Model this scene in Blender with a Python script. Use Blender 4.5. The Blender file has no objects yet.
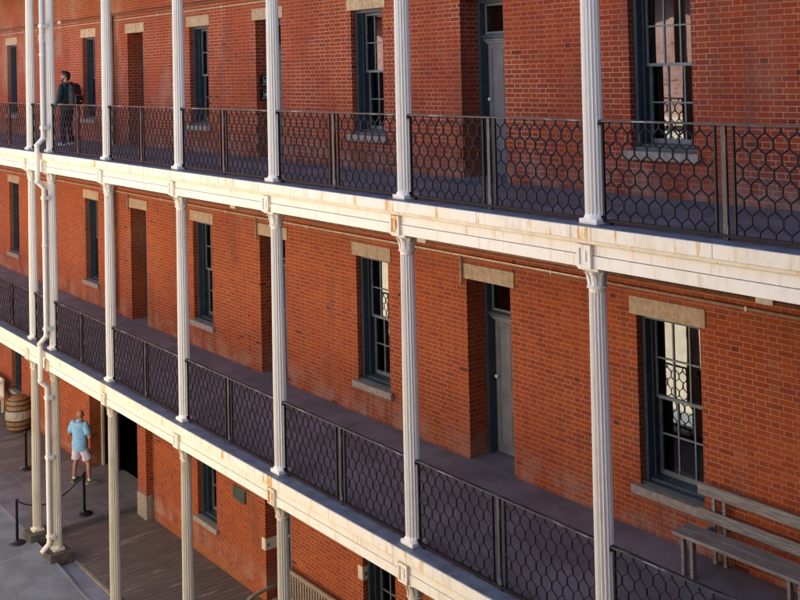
import bpy, bmesh, math, random
from mathutils import Vector, Matrix, noise
random.seed(7)
C = bpy.context.scene.collection
PI = math.pi
XG, SP = -7.0343, 3.0109            # nearest column axis, bay width
COL = {k: XG - SP * i for i, k in enumerate('GFEDCB')}
COL['A'] = COL['B'] - 1.2223
COL['H'] = XG + SP
H2, H3 = 4.414, 8.544               # ledge heights of the two galleries
YC = -2.46                          # column axis
XL, XR = -38.0, 3.0

# ------------------------------------------------------------------ materials
class NT:
    def __init__(s, name):
        s.m = bpy.data.materials.new(name); s.m.use_nodes = True
        s.t = s.m.node_tree; s.t.nodes.clear()
        s.out = s.t.nodes.new('ShaderNodeOutputMaterial')
        s.p = s.t.nodes.new('ShaderNodeBsdfPrincipled')
        s.t.links.new(s.p.outputs[0], s.out.inputs[0])
    def set(s, inp, v):
        if hasattr(v, 'links'): s.t.links.new(v, inp)
        elif isinstance(v, (tuple, list)) and len(v) == 3 and inp.type == 'RGBA': inp.default_value = (*v, 1)
        else: inp.default_value = v
    def math(s, op, a, b=None, c=None, clamp=False):
        n = s.t.nodes.new('ShaderNodeMath'); n.operation = op; n.use_clamp = clamp
        for i, v in enumerate((a, b, c)):
            if v is not None: s.set(n.inputs[i], v)
        return n.outputs[0]
    def coord(s, kind='Object'):
        n = s.t.nodes.new('ShaderNodeTexCoord'); return n.outputs[kind]
    def sep(s, v):
        n = s.t.nodes.new('ShaderNodeSeparateXYZ'); s.set(n.inputs[0], v); return n.outputs
    def comb(s, x, y, z):
        n = s.t.nodes.new('ShaderNodeCombineXYZ')
        for i, v in enumerate((x, y, z)): s.set(n.inputs[i], v)
        return n.outputs[0]
    def scale(s, v, sc):
        n = s.t.nodes.new('ShaderNodeVectorMath'); n.operation = 'MULTIPLY'
        s.set(n.inputs[0], v); n.inputs[1].default_value = sc; return n.outputs[0]
    def add(s, v, w):
        n = s.t.nodes.new('ShaderNodeVectorMath'); n.operation = 'ADD'
        s.set(n.inputs[0], v); s.set(n.inputs[1], w); return n.outputs[0]
    def noise(s, v, sc, det=4, rough=.55):
        n = s.t.nodes.new('ShaderNodeTexNoise'); s.set(n.inputs['Vector'], v)
        n.inputs['Scale'].default_value = sc; n.inputs['Detail'].default_value = det
        n.inputs['Roughness'].default_value = rough; return n.outputs[0]
    def white(s, v):
        n = s.t.nodes.new('ShaderNodeTexWhiteNoise'); n.noise_dimensions = '3D'
        s.set(n.inputs['Vector'], v); return n.outputs[0]
    def ss(s, v, a, b):                      # smoothstep a..b -> 0..1
        n = s.t.nodes.new('ShaderNodeMapRange'); n.interpolation_type = 'SMOOTHSTEP'
        s.set(n.inputs[0], v); n.inputs[1].default_value = a; n.inputs[2].default_value = b
        n.inputs[3].default_value = 0; n.inputs[4].default_value = 1; return n.outputs[0]
    def mix(s, f, a, b, mode='MIX'):
        n = s.t.nodes.new('ShaderNodeMix'); n.data_type = 'RGBA'; n.blend_type = mode
        s.set(n.inputs[0], f); s.set(n.inputs[6], a); s.set(n.inputs[7], b); return n.outputs[2]
    def ramp(s, f, stops):
        n = s.t.nodes.new('ShaderNodeValToRGB'); s.set(n.inputs[0], f)
        e = n.color_ramp.elements
        while len(e) < len(stops): e.new(.5)
        for el, (p, c) in zip(e, stops): el.position = p; el.color = (*c, 1)
        return n.outputs[0]
    def bump(s, h, strength=.3, dist=.01):
        n = s.t.nodes.new('ShaderNodeBump'); n.inputs['Strength'].default_value = strength
        n.inputs['Distance'].default_value = dist; s.set(n.inputs['Height'], h)
        s.t.links.new(n.outputs[0], s.p.inputs['Normal'])
    def fin(s, col, rough=.7, metal=0, spec=.5):
        s.set(s.p.inputs['Base Color'], col); s.set(s.p.inputs['Roughness'], rough)
        s.p.inputs['Metallic'].default_value = metal
        s.p.inputs['Specular IOR Level'].default_value = spec
        return s.m

def simple(name, col, rough=.6, var=.25, sc=9, metal=0, spec=.4, bump=0, stretch=(1, 1, 1)):
    n = NT(name); v = n.scale(n.coord(), stretch)
    f = n.noise(v, sc, 5); f2 = n.noise(v, sc * 7, 3)
    f = n.math('ADD', n.math('MULTIPLY', f, .7), n.math('MULTIPLY', f2, .3))
    rnd = n.t.nodes.new('ShaderNodeObjectInfo').outputs['Random']
    lo = tuple(c * (1 - var) for c in col); hi = tuple(min(1, c * (1 + var)) for c in col)
    if bump: n.bump(f2, bump, .004)
    c = n.mix(n.ss(f, .35, .65), lo, hi)
    if name in ('lintel_sandstone', 'sill_granite'):
        c = n.mix(n.math('MULTIPLY', rnd, .5), c, tuple(q * .68 for q in col))
        g = n.noise(n.scale(n.coord(), (5, 5, .6)), 2.4, 5, .6)
        c = n.mix(n.math('MULTIPLY', n.ss(g, .5, .7), .4), c, (.14, .11, .085))
    return n.fin(c, rough, metal, spec)

def brick_mat(name, cols, mortar, stain=1.0):
    n = NT(name); CH, PER = .0667, .324
    co = n.coord(); X, Y, Z = n.sep(co)
    wob = n.noise(co, 2.3, 2)
    u = n.math('ADD', X, Y)
    z = n.math('ADD', Z, n.math('MULTIPLY', n.math('SUBTRACT', wob, .5), .006))
    zr = n.math('DIVIDE', z, CH); row = n.math('FLOOR', zr); zf = n.math('FRACT', zr)
    par = n.math('FRACT', n.math('MULTIPLY', row, .5))           # 0 / .5
    rj = n.white(n.comb(row, 3.1, 0))
    uu = n.math('ADD', n.math('ADD', n.math('DIVIDE', u, PER), par), n.math('MULTIPLY', rj, .025))
    ui = n.math('FLOOR', uu); uf = n.math('FRACT', uu)
    hd = n.math('GREATER_THAN', uf, .66)
    d1 = n.math('MINIMUM', uf, n.math('SUBTRACT', 1.0, uf))
    d2 = n.math('ABSOLUTE', n.math('SUBTRACT', uf, .66))
    dx = n.math('MULTIPLY', n.math('MINIMUM', d1, d2), PER)
    dz = n.math('MULTIPLY', n.math('MINIMUM', zf, n.math('SUBTRACT', 1.0, zf)), CH)
    d = n.math('MINIMUM', dx, dz)
    fine = n.noise(co, 60, 3)
    d = n.math('ADD', d, n.math('MULTIPLY', n.math('SUBTRACT', fine, .5), .004))
    bm_ = n.ss(d, .0040, .0066)                                   # 1 on the brick
    idv = n.comb(n.math('ADD', n.math('MULTIPLY', ui, 2.0), hd), row, 0)
    r1 = n.white(idv); r2 = n.white(n.add(idv, (17.3, 5.1, 2.0)))
    big = n.noise(co, .55, 4)
    sel = n.math('ADD', n.math('MULTIPLY', r1, .36), n.math('MULTIPLY', big, .72))
    bc = n.ramp(sel, [(.18, cols[0]), (.45, cols[1]), (.68, cols[2]), (.92, cols[3])])
    bc = n.mix(n.math('MULTIPLY', n.ss(fine, .45, .75), .25), bc, tuple(c * .55 for c in cols[1]))
    patch = n.noise(n.scale(co, (1, 1, .7)), .9, 5, .6)
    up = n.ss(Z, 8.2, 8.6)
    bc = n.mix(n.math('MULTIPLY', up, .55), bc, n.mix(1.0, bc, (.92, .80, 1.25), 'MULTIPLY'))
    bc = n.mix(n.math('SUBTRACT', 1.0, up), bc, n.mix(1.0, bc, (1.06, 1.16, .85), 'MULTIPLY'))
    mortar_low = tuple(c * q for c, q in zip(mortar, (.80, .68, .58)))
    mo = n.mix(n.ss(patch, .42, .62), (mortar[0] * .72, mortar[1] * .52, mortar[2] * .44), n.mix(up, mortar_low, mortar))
    keep = n.math('GREATER_THAN', r2, .006)                        # a few burnt headers
    bc = n.mix(keep, tuple(c * .6 for c in cols[0]), bc)
    bc = n.mix(n.math('MULTIPLY', n.math('LESS_THAN', r2, .16), .3), bc, (.16, .035, .028))
    col = n.mix(bm_, mo, bc)
    # pale efflorescence patches and soot washes
    eff = n.math('MULTIPLY', n.ss(n.noise(n.add(n.scale(co, (1, 1, .55)), (3.3, 0, 8.1)), .75, 6, .65), .56, .76), .26 * stain)
    left = n.math('MULTIPLY', n.math('MULTIPLY', n.ss(X, -18.5, -22.5), n.ss(Z, 9.0, 10.0)), n.ss(n.noise(n.add(n.scale(co, (1, 1, .6)), (1.3, 0, 2.1)), .62, 6, .65), .50, .62))
    eff = n.math('MAXIMUM', eff, n.math('MULTIPLY', left, .32 * stain))
    col = n.mix(eff, col, (.36, .30, .255))
    soot = n.math('MULTIPLY', n.ss(n.noise(n.add(n.scale(co, (1.6, 1, .35)), (9.3, 4, 1)), 1.1, 6, .6), .53, .74), .48)
    col = n.mix(soot, col, (.10, .055, .04))
    # salt line and dirt just above each gallery floor, ochre wash high under the ceilings
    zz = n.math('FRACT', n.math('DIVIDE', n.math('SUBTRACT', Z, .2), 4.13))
    salt = n.math('MULTIPLY', n.math('MULTIPLY', n.ss(zz, .14, .015), n.ss(n.noise(co, 2.2, 5), .38, .66)), .38)
    col = n.mix(salt, col, (.40, .32, .28))
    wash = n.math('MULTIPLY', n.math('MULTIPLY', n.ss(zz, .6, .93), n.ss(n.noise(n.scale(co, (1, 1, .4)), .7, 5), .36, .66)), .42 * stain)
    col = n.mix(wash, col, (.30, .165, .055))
    wx = n.math('MULTIPLY', n.math('ABSOLUTE', n.math('SUBTRACT', n.math('FRACT', n.math('ADD', n.math('DIVIDE', n.math('ADD', X, 8.13), 5.985), .5)), .5)), 5.985)
    run = n.math('MULTIPLY', n.math('MULTIPLY', n.ss(wx, .66, .40), n.ss(zz, .135, .105)), n.ss(n.noise(n.scale(co, (7, 1, .35)), 2.2, 5, .6), .42, .68))
    col = n.mix(n.math('MULTIPLY', run, .5 * stain), col, (.085, .05, .042))
    hgt = n.math('ADD', n.math('MULTIPLY', bm_, .7), n.math('ADD', n.math('MULTIPLY', fine, .25), n.math('MULTIPLY', r2, .25)))
    n.bump(hgt, .55, .008)
    return n.fin(col, n.math('ADD', .72, n.math('MULTIPLY', fine, .2)), 0, .3)

def paint_mat(name, col, rust=.0, dirt=.35, streak_z=0.):
    """old white paint: chalky, streaked with dirt; rust along seams and close to the columns"""
    n = NT(name); co = n.coord(); X, Y, Z = n.sep(co)
    info = n.t.nodes.new('ShaderNodeObjectInfo'); rnd = info.outputs['Random']
    co2 = n.add(co, n.comb(n.math('MULTIPLY', rnd, 37.), n.math('MULTIPLY', rnd, 11.), 0.))
    a = n.noise(n.scale(co2, (2.2, 2.2, .6)), 2.6, 5, .6); b = n.noise(co2, 26, 4)
    g = n.noise(co2, 1.1, 5)
    c = n.mix(n.math('MULTIPLY', n.ss(a, .48, .72), dirt), col, (col[0] * .66, col[1] * .58, col[2] * .42))
    c = n.mix(n.math('MULTIPLY', n.ss(g, .45, .7), dirt * .6), c, (col[0] * .88, col[1] * .80, col[2] * .62))
    c = n.mix(n.math('MULTIPLY', n.ss(b, .58, .7), dirt * .6), c, (col[0] * .55, col[1] * .5, col[2] * .42))
    if rust:
        q = n.math('FRACT', n.math('ADD', n.math('DIVIDE', n.math('SUBTRACT', X, XG), SP), .5))
        near = n.math('MULTIPLY', n.math('SUBTRACT', 1.0, n.ss(n.math('ABSOLUTE', n.math('SUBTRACT', q, .49)), .015, .09)), n.ss(n.noise(co2, 1.7, 3), .38, .62))
        st = n.noise(n.scale(co2, (1, 1, .13)), 13, 5, .65)
        st2 = n.noise(n.scale(co2, (1, 1, .3)), 3.1, 4, .6)
        amt = n.math('ADD', n.math('MULTIPLY', near, .16), n.math('MULTIPLY', n.math('SUBTRACT', st2, .5), .45))
        r = n.ss(n.math('ADD', st, amt), .575, .71)
        r = n.math('MULTIPLY', r, rust)
        fi = n.noise(co2, 60, 4)
        c = n.mix(r, c, n.mix(n.ss(fi, .4, .6), (.60, .25, .04), (.38, .12, .02)))
        c = n.mix(n.math('MULTIPLY', n.ss(n.math('ADD', st, amt), .53, .66), rust * .5), c, (.76, .50, .18))
    n.bump(b, .12, .003)
    return n.fin(c, .5, 0, .35)

M = {}
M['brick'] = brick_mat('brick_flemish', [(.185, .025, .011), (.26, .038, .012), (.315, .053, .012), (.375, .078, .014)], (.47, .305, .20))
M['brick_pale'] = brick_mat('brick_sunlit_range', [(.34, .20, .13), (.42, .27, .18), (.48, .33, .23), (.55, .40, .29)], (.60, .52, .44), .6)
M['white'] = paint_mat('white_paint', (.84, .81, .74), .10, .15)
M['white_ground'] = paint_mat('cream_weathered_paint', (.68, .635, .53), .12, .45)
M['white_rust'] = paint_mat('white_paint_rust', (.83, .785, .68), 1.0, .45)
M['cream'] = paint_mat('cream_moulding', (.78, .73, .60), .35, .45)
M['frieze'] = paint_mat('white_frieze', (.84, .80, .705), .26, .24)
M['stone'] = simple('lintel_sandstone', (.47, .355, .25), .8, .22, 14, bump=.3)
M['sillstone'] = simple('sill_granite', (.30, .265, .24), .8, .25, 16, bump=.3)
M['plinth'] = simple('plinth_stone', (.085, .075, .062), .85, .35, 8, bump=.3)
M['slate'] = simple('gallery_floor_slate', (.150, .132, .155), .72, .3, 2.2, bump=.2)
M['ledge'] = simple('ledge_paint', (.125, .145, .185), .5, .3, 5, bump=.15)
M['iron'] = simple('black_iron', (.009, .0075, .012), .42, .4, 30, .0, .22)
M['blue'] = simple('blue_grey_joinery', (.038, .060, .084), .45, .2, 6)
M['sash'] = simple('sash_paint', (.14, .165, .185), .45, .2, 8)
M['door'] = simple('door_paint', (.185, .19, .215), .5, .15, 5)
M['plaster'] = simple('cream_plaster', (.74, .67, .52), .85, .1, 3)
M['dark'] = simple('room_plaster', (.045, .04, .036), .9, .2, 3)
M['knob'] = simple('porcelain_knob', (.75, .73, .68), .2, .05, 5)
M['pipe'] = paint_mat('downpipe_paint', (.74, .72, .66), .1, .35)
M['conduit'] = simple('conduit_paint', (.40, .30, .20), .55, .2, 12)
M['conduit_rust'] = simple('brown_pipe', (.16, .07, .035), .6, .35, 12)
M['box'] = simple('junction_metal', (.55, .50, .42), .5, .15, 12)
M['greyw'] = simple('grey_bench_wood', (.235, .215, .20), .75, .4, 7, stretch=(.6, 9, 9), bump=.4)
M['tanw'] = simple('pale_bench_wood', (.27, .225, .17), .75, .35, 9, stretch=(.8, 6, 6), bump=.3)
M['oak'] = simple('barrel_oak', (.26, .15, .065), .6, .4, 6, stretch=(5, 5, .6), bump=.3)
M['hoop'] = simple('barrel_hoop', (.03, .028, .026), .5, .3, 14)
M['bandw'] = simple('barrel_pale_band', (.36, .33, .28), .7, .3, 6, stretch=(3, 3, .8))
M['post'] = simple('stanchion_black', (.012, .013, .020), .35, .2, 8)
M['bronze'] = simple('green_bronze', (.055, .095, .070), .5, .35, 14, .3)
M['signblk'] = simple('sign_black', (.010, .010, .013), .4, .1, 8)
M['signwht'] = simple('sign_white', (.62, .64, .66), .5, .05, 8)
M['skin'] = simple('skin', (.42, .22, .145), .5, .1, 20)
M['skin2'] = simple('skin_tan', (.36, .185, .12), .5, .12, 20)
M['tshirt'] = simple('sky_blue_cotton', (.22, .48, .78), .8, .12, 14, bump=.2)
M['shorts'] = simple('lilac_shorts', (.60, .55, .70), .8, .08, 14, bump=.2)
M['shoe'] = simple('dark_trainer', (.09, .10, .10), .6, .3, 20)
M['lime'] = simple('lime_sole', (.40, .46, .10), .6, .2, 20)
M['wshoe'] = simple('white_trainer', (.62, .64, .70), .5, .1, 20)
M['sweater'] = simple('dark_teal_jumper', (.012, .045, .062), .85, .2, 18, bump=.2)
M['jeans'] = simple('navy_trousers', (.016, .020, .038), .85, .25, 18, bump=.2)
M['hair'] = simple('black_hair', (.010, .008, .007), .45, .3, 60)
M['pack'] = simple('black_nylon', (.013, .014, .022), .5, .25, 18, bump=.2)
M['red'] = simple('red_trim', (.40, .045, .03), .5, .1, 8)
M['glasses'] = simple('dark_glasses', (.01, .01, .012), .2, .1, 8)
M['green'] = simple('leafgreen', (.05, .08, .03), .6, .2, 8)

def glass_mat():
    n = NT('window_glass'); t = n.t
    gl = t.nodes.new('ShaderNodeBsdfGlossy'); gl.inputs['Roughness'].default_value = .015
    gl.inputs['Color'].default_value = (.95, .97, 1, 1)
    tr = t.nodes.new('ShaderNodeBsdfTransparent'); tr.inputs['Color'].default_value = (.62, .66, .66, 1)
    fr = t.nodes.new('ShaderNodeFresnel'); fr.inputs['IOR'].default_value = 2.3
    bp = t.nodes.new('ShaderNodeBump'); bp.inputs['Strength'].default_value = .016; bp.inputs['Distance'].default_value = .02
    nz = n.noise(n.coord(), 3.5, 2); t.links.new(nz, bp.inputs['Height'])
    t.links.new(bp.outputs[0], gl.inputs['Normal'])
    mx = t.nodes.new('ShaderNodeMixShader')
    t.links.new(fr.outputs[0], mx.inputs[0]); t.links.new(tr.outputs[0], mx.inputs[1]); t.links.new(gl.outputs[0], mx.inputs[2])
    t.links.new(mx.outputs[0], n.out.inputs[0]); return n.m
M['glass'] = glass_mat()

def boards_mat(name, axis, w, col, gap=(.02, .018, .015), rough=.7, wear=(.3, .27, .24)):
    """planks of width w side by side along axis (0 = X, 1 = Y)"""
    n = NT(name); co = n.coord(); s = n.sep(co)
    a = n.math('DIVIDE', s[axis], w); i = n.math('FLOOR', a); f = n.math('FRACT', a)
    e = n.math('MINIMUM', f, n.math('SUBTRACT', 1.0, f))
    r = n.white(n.comb(i, 2.2, 0))
    sc = (14, .7, 1) if axis == 0 else (.7, 14, 1)
    g = n.noise(n.add(n.scale(co, sc), n.comb(n.math('MULTIPLY', r, 31.), n.math('MULTIPLY', r, 13.), 0.)), 3.2, 6, .65)
    c = n.mix(n.ss(g, .3, .72), tuple(x * .55 for x in col), tuple(x * 1.25 for x in col))
    c = n.mix(n.math('MULTIPLY', r, .45), c, tuple(x * .55 for x in col))
    wv = n.noise(n.scale(co, (2.2, .5, 1) if axis == 0 else (.5, 2.2, 1)), 1.3, 6, .7)
    c = n.mix(n.math('MULTIPLY', n.ss(wv, .54, .70), .7), c, wear)
    c = n.mix(n.ss(e, .045, .02), c, gap)
    n.bump(n.math('ADD', n.math('MULTIPLY', n.ss(e, .02, .06), .8), n.math('MULTIPLY', g, .3)), .5, .008)
    return n.fin(c, rough, 0, .35)
M['deck'] = boards_mat('boardwalk_planks', 0, .145, (.16, .140, .130), wear=(.36, .345, .33))
M['deck2'] = boards_mat('weathered_planks', 0, .19, (.17, .155, .15), wear=(.29, .27, .25))

def slab_mat(name, w, h, col, joint, jw=.012, var=.4):
    n = NT(name); co = n.coord(); X, Y, Z = n.sep(co)
    b = n.math('DIVIDE', Y, h); bi = n.math('FLOOR', b); bf = n.math('FRACT', b)
    off = n.white(n.comb(bi, 7.7, 1.))
    a = n.math('ADD', n.math('DIVIDE', X, w), off); ai = n.math('FLOOR', a); af = n.math('FRACT', a)
    dx = n.math('MULTIPLY', n.math('MINIMUM', af, n.math('SUBTRACT', 1., af)), w)
    dy = n.math('MULTIPLY', n.math('MINIMUM', bf, n.math('SUBTRACT', 1., bf)), h)
    d = n.math('MINIMUM', dx, dy); r = n.white(n.comb(ai, bi, 4.))
    g = n.noise(co, 1.4, 6, .65); f = n.noise(co, 40, 4)
    c = n.mix(n.ss(g, .32, .68), tuple(x * .72 for x in col), tuple(x * 1.2 for x in col))
    c = n.mix(n.math('MULTIPLY', r, var), c, tuple(x * .6 for x in col))
    c = n.mix(n.math('MULTIPLY', n.ss(f, .55, .7), .35), c, tuple(x * .5 for x in col))
    sp = n.noise(n.add(co, (4.4, 1.2, 0)), 2.6, 6, .7)
    c = n.mix(n.math('MULTIPLY', n.ss(sp, .60, .68), .55), c, tuple(x * .45 for x in col))
    c = n.mix(n.math('MULTIPLY', n.ss(d, jw, jw * .4), .8), c, joint)
    n.bump(n.math('ADD', n.ss(d, jw * .3, jw), n.math('MULTIPLY', f, .3)), .35, .006)
    return n.fin(c, .75, 0, .35)
M['slate'] = slab_mat('gallery_floor_slabs', 1.505, 1.25, (.185, .165, .195), (.09, .08, .095), .007, .22)
M['flag'] = slab_mat('flagstones', 1.25, .85, (.165, .16, .18), (.26, .25, .26))
M['concrete'] = slab_mat('courtyard_concrete', 2.6, 2.6, (.195, .222, .242), (.26, .28, .29), .02)
M['kerb'] = slab_mat('kerb_stone', 1.9, 3.0, (.20, .22, .27), (.09, .09, .10), .012)

# ------------------------------------------------------------------ mesh helpers
class MB:
    def __init__(s): s.b = bmesh.new()
    def box(s, x0, x1, y0, y1, z0, z1, bev=0, rot=None):
        v = [s.b.verts.new((x, y, z)) for x in (x0, x1) for y in (y0, y1) for z in (z0, z1)]
        fs = [s.b.faces.new([v[i] for i in q]) for q in ((0, 1, 3, 2), (4, 6, 7, 5), (0, 4, 5, 1), (2, 3, 7, 6), (0, 2, 6, 4), (1, 5, 7, 3))]
        if bev:
            es = {e for f in fs for e in f.edges}
            r = bmesh.ops.bevel(s.b, geom=list(es), offset=bev, segments=1, affect='EDGES')
            v = list({w for f in r['faces'] for w in f.verts} | {w for w in v if w.is_valid})
        if rot is not None:
            M4, piv = rot
            for w in v: w.co = M4 @ (w.co - piv) + piv
        return s
    def quad(s, *p):
        s.b.faces.new([s.b.verts.new(q) for q in p]); return s
    def tube(s, pts, r, seg=8, caps=True, closed=False):
        pts = [Vector(p) for p in pts]; n = len(pts)
        rs = r if isinstance(r, (list, tuple)) else [r] * n
        rings = []; up = None
        for i, p in enumerate(pts):
            if closed: d = pts[(i + 1) % n] - pts[i - 1]
            elif i == 0: d = pts[1] - p
            elif i == n - 1: d = p - pts[i - 1]
            else: d = (pts[i + 1] - p).normalized() + (p - pts[i - 1]).normalized()
            d.normalize()
            if up is None:
                up = Vector((0, 0, 1)) if abs(d.z) < .9 else Vector((0, 1, 0))
            a = d.cross(up)
            if a.length < 1e-5: a = d.orthogonal()
            a.normalize(); b = a.cross(d).normalized(); up = b
            k = 1.0
            if 0 < i < n - 1:
                ca = max(.5, (p - pts[i - 1]).normalized().dot(d)); k = 1 / ca
            rings.append([s.b.verts.new(p + (a * math.cos(2 * PI * j / seg) + b * math.sin(2 * PI * j / seg)) * rs[i] * (k if k < 1.3 else 1.3)) for j in range(seg)])
        m = n if closed else n - 1
        for i in range(m):
            A, B = rings[i], rings[(i + 1) % n]
            for j in range(seg):
                s.b.faces.new((A[j], A[(j + 1) % seg], B[(j + 1) % seg], B[j]))
        if caps and not closed:
            s.b.faces.new(rings[0][::-1]); s.b.faces.new(rings[-1])
        return s
    def lathe(s, prof, seg=24, cx=0, cy=0, caps=True):
        rings = [[s.b.verts.new((cx + r * math.cos(2 * PI * j / seg), cy + r * math.sin(2 * PI * j / seg), z)) for j in range(seg)] for r, z in prof]
        for A, B in zip(rings, rings[1:]):
            for j in range(seg): s.b.faces.new((A[j], A[(j + 1) % seg], B[(j + 1) % seg], B[j]))
        if caps: s.b.faces.new(rings[0][::-1]); s.b.faces.new(rings[-1])
        return s
    def ball(s, c, r, u=12, v=8):
        r = r if isinstance(r, (tuple, list)) else (r, r, r)
        m = Matrix.Translation(c) @ Matrix.Diagonal((*r, 1))
        bmesh.ops.create_uvsphere(s.b, u_segments=u, v_segments=v, radius=1, matrix=m); return s
    def rings(s, rg, seg=20):
        """rg: (cx, cy, z, rx, ry) ellipses stacked in z, closed"""
        R = [[s.b.verts.new((cx + rx * math.cos(2 * PI * j / seg), cy + ry * math.sin(2 * PI * j / seg), z)) for j in range(seg)] for cx, cy, z, rx, ry in rg]
        for A, B in zip(R, R[1:]):
            for j in range(seg): s.b.faces.new((A[j], A[(j + 1) % seg], B[(j + 1) % seg], B[j]))
        s.b.faces.new(R[0][::-1]); s.b.faces.new(R[-1]); return s
    def mesh(s, name, m, smooth=False):
        if name != 'pane': bmesh.ops.recalc_face_normals(s.b, faces=s.b.faces[:])
        me = bpy.data.meshes.new(name); s.b.to_mesh(me); s.b.free()
        for x in (m if isinstance(m, (list, tuple)) else [m]): me.materials.append(x)
        if smooth: me.polygons.foreach_set('use_smooth', [True] * len(me.polygons))
        return me
    def build(s, name, m, parent=None, smooth=False):
        return link(name, s.mesh(name, m, smooth), parent)

def link(name, me, parent=None):
    o = bpy.data.objects.new(name, me); C.objects.link(o)
    if parent is not None: o.parent = parent
    return o
def tag(o, label, cat, group=None):
    o['label'] = label; o['category'] = cat
    if group: o['group'] = group
    return o
def thing(name, label, cat, loc=(0, 0, 0), rz=0, group=None):
    o = bpy.data.objects.new(name, None); C.objects.link(o); o.empty_display_size = .2
    o.location = loc; o.rotation_euler = (0, 0, rz); return tag(o, label, cat, group)
def struct(o): o['kind'] = 'structure'; return o
KIDS = {}
def dup(root, loc=None, label=None, rz=None):
    def cp(o, par):
        c = o.copy(); C.objects.link(c)
        if par is not None: c.parent = par
        for k in [x for x in bpy.data.objects if x.parent == o]: cp(k, c)
        return c
    r = cp(root, None)
    if loc is not None: r.location = loc
    if rz is not None: r.rotation_euler = (0, 0, rz)
    if label: r['label'] = label
    return r

# ------------------------------------------------------------------ the barracks building
house = thing('barracks_building', 'three storey red brick barracks with stone lintels and sash windows behind the galleries', 'building')
WIN = [(-8.60, -7.66), (-14.57, -13.68), (-20.54, -19.70), (-26.56, -25.74), (-32.60, -31.74), (-2.62, -1.70)]
DOR = [(-11.77, -10.84), (-17.75, -16.82), (-23.74, -22.88), (-29.75, -28.85), (-5.80, -4.87)]
op = []                                              # (kind, x0, x1, z0, z1)
for t, base in ((1, .22), (2, 4.35), (3, 8.48)):
    for a, b in WIN:
        if t == 1 and -27 < a < -25: continue
        op.append(('w', a, b, base + .55, base + 2.65))
    for a, b in DOR:
        if t == 1 and a < -20: continue
        op.append(('d', a, b, base - (.2 if t == 1 else 0), base + 2.65))
op.append(('g', -26.50, -23.22, -.1, 2.62))
xs = sorted({XL, XR} | {v for o in op for v in o[1:3]}); zs = sorted({-.2, 12.9} | {v for o in op for v in o[3:5]})
w = MB()
for i in range(len(xs) - 1):
    for j in range(len(zs) - 1):
        cx, cz = (xs[i] + xs[i + 1]) / 2, (zs[j] + zs[j + 1]) / 2
        if any(o[1] < cx < o[2] and o[3] < cz < o[4] for o in op): continue
        w.quad((xs[i], 0, zs[j]), (xs[i + 1], 0, zs[j]), (xs[i + 1], 0, zs[j + 1]), (xs[i], 0, zs[j + 1]))
DEP = .44
for k, a, b, c, d in op:
    w.quad((a, 0, c), (a, DEP, c), (a, DEP, d), (a, 0, d)); w.quad((b, 0, c), (b, 0, d), (b, DEP, d), (b, DEP, c))
    w.quad((a, 0, d), (a, DEP, d), (b, DEP, d), (b, 0, d))
    if k != 'g': w.quad((a, 0, c), (b, 0, c), (b, DEP, c), (a, DEP, c))
for x in (XL, XR): w.quad((x, 0, -.2), (x, DEP, -.2), (x, DEP, 12.9), (x, 0, 12.9))
wall = w.b
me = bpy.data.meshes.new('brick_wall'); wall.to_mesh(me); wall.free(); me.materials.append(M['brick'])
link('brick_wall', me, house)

# dark rooms behind the openings (closed to the sky)
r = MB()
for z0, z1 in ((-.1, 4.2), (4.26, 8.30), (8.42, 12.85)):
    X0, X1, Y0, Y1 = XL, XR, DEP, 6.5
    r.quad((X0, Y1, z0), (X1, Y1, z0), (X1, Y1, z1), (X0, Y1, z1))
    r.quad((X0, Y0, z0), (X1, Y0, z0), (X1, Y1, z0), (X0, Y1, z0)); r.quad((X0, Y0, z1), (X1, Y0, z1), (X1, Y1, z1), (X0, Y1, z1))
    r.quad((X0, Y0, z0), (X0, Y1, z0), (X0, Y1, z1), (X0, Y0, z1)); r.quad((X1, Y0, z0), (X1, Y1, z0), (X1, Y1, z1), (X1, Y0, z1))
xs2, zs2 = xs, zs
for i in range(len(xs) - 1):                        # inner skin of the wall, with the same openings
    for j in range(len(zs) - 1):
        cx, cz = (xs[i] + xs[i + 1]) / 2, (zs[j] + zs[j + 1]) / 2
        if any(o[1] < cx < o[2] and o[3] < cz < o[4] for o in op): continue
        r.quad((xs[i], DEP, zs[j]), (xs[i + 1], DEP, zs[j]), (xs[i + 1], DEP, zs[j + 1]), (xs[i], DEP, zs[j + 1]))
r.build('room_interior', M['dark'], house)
MB().box(XL, XR, 6.55, 6.9, -.2, 12.9).build('rear_wall', M['brick'], house)
MB().box(XL - .3, XR + .3, -2.95, 7.2, 12.78, 13.05).box(XL - .3, XR + .3, -3.02, 7.3, 13.052, 13.12).build('roof', M['plinth'], house)
MB().box(XL, XR, -2.64, -2.36, 12.47, 12.776).build('eave_beam', M['frieze'], house)

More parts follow.
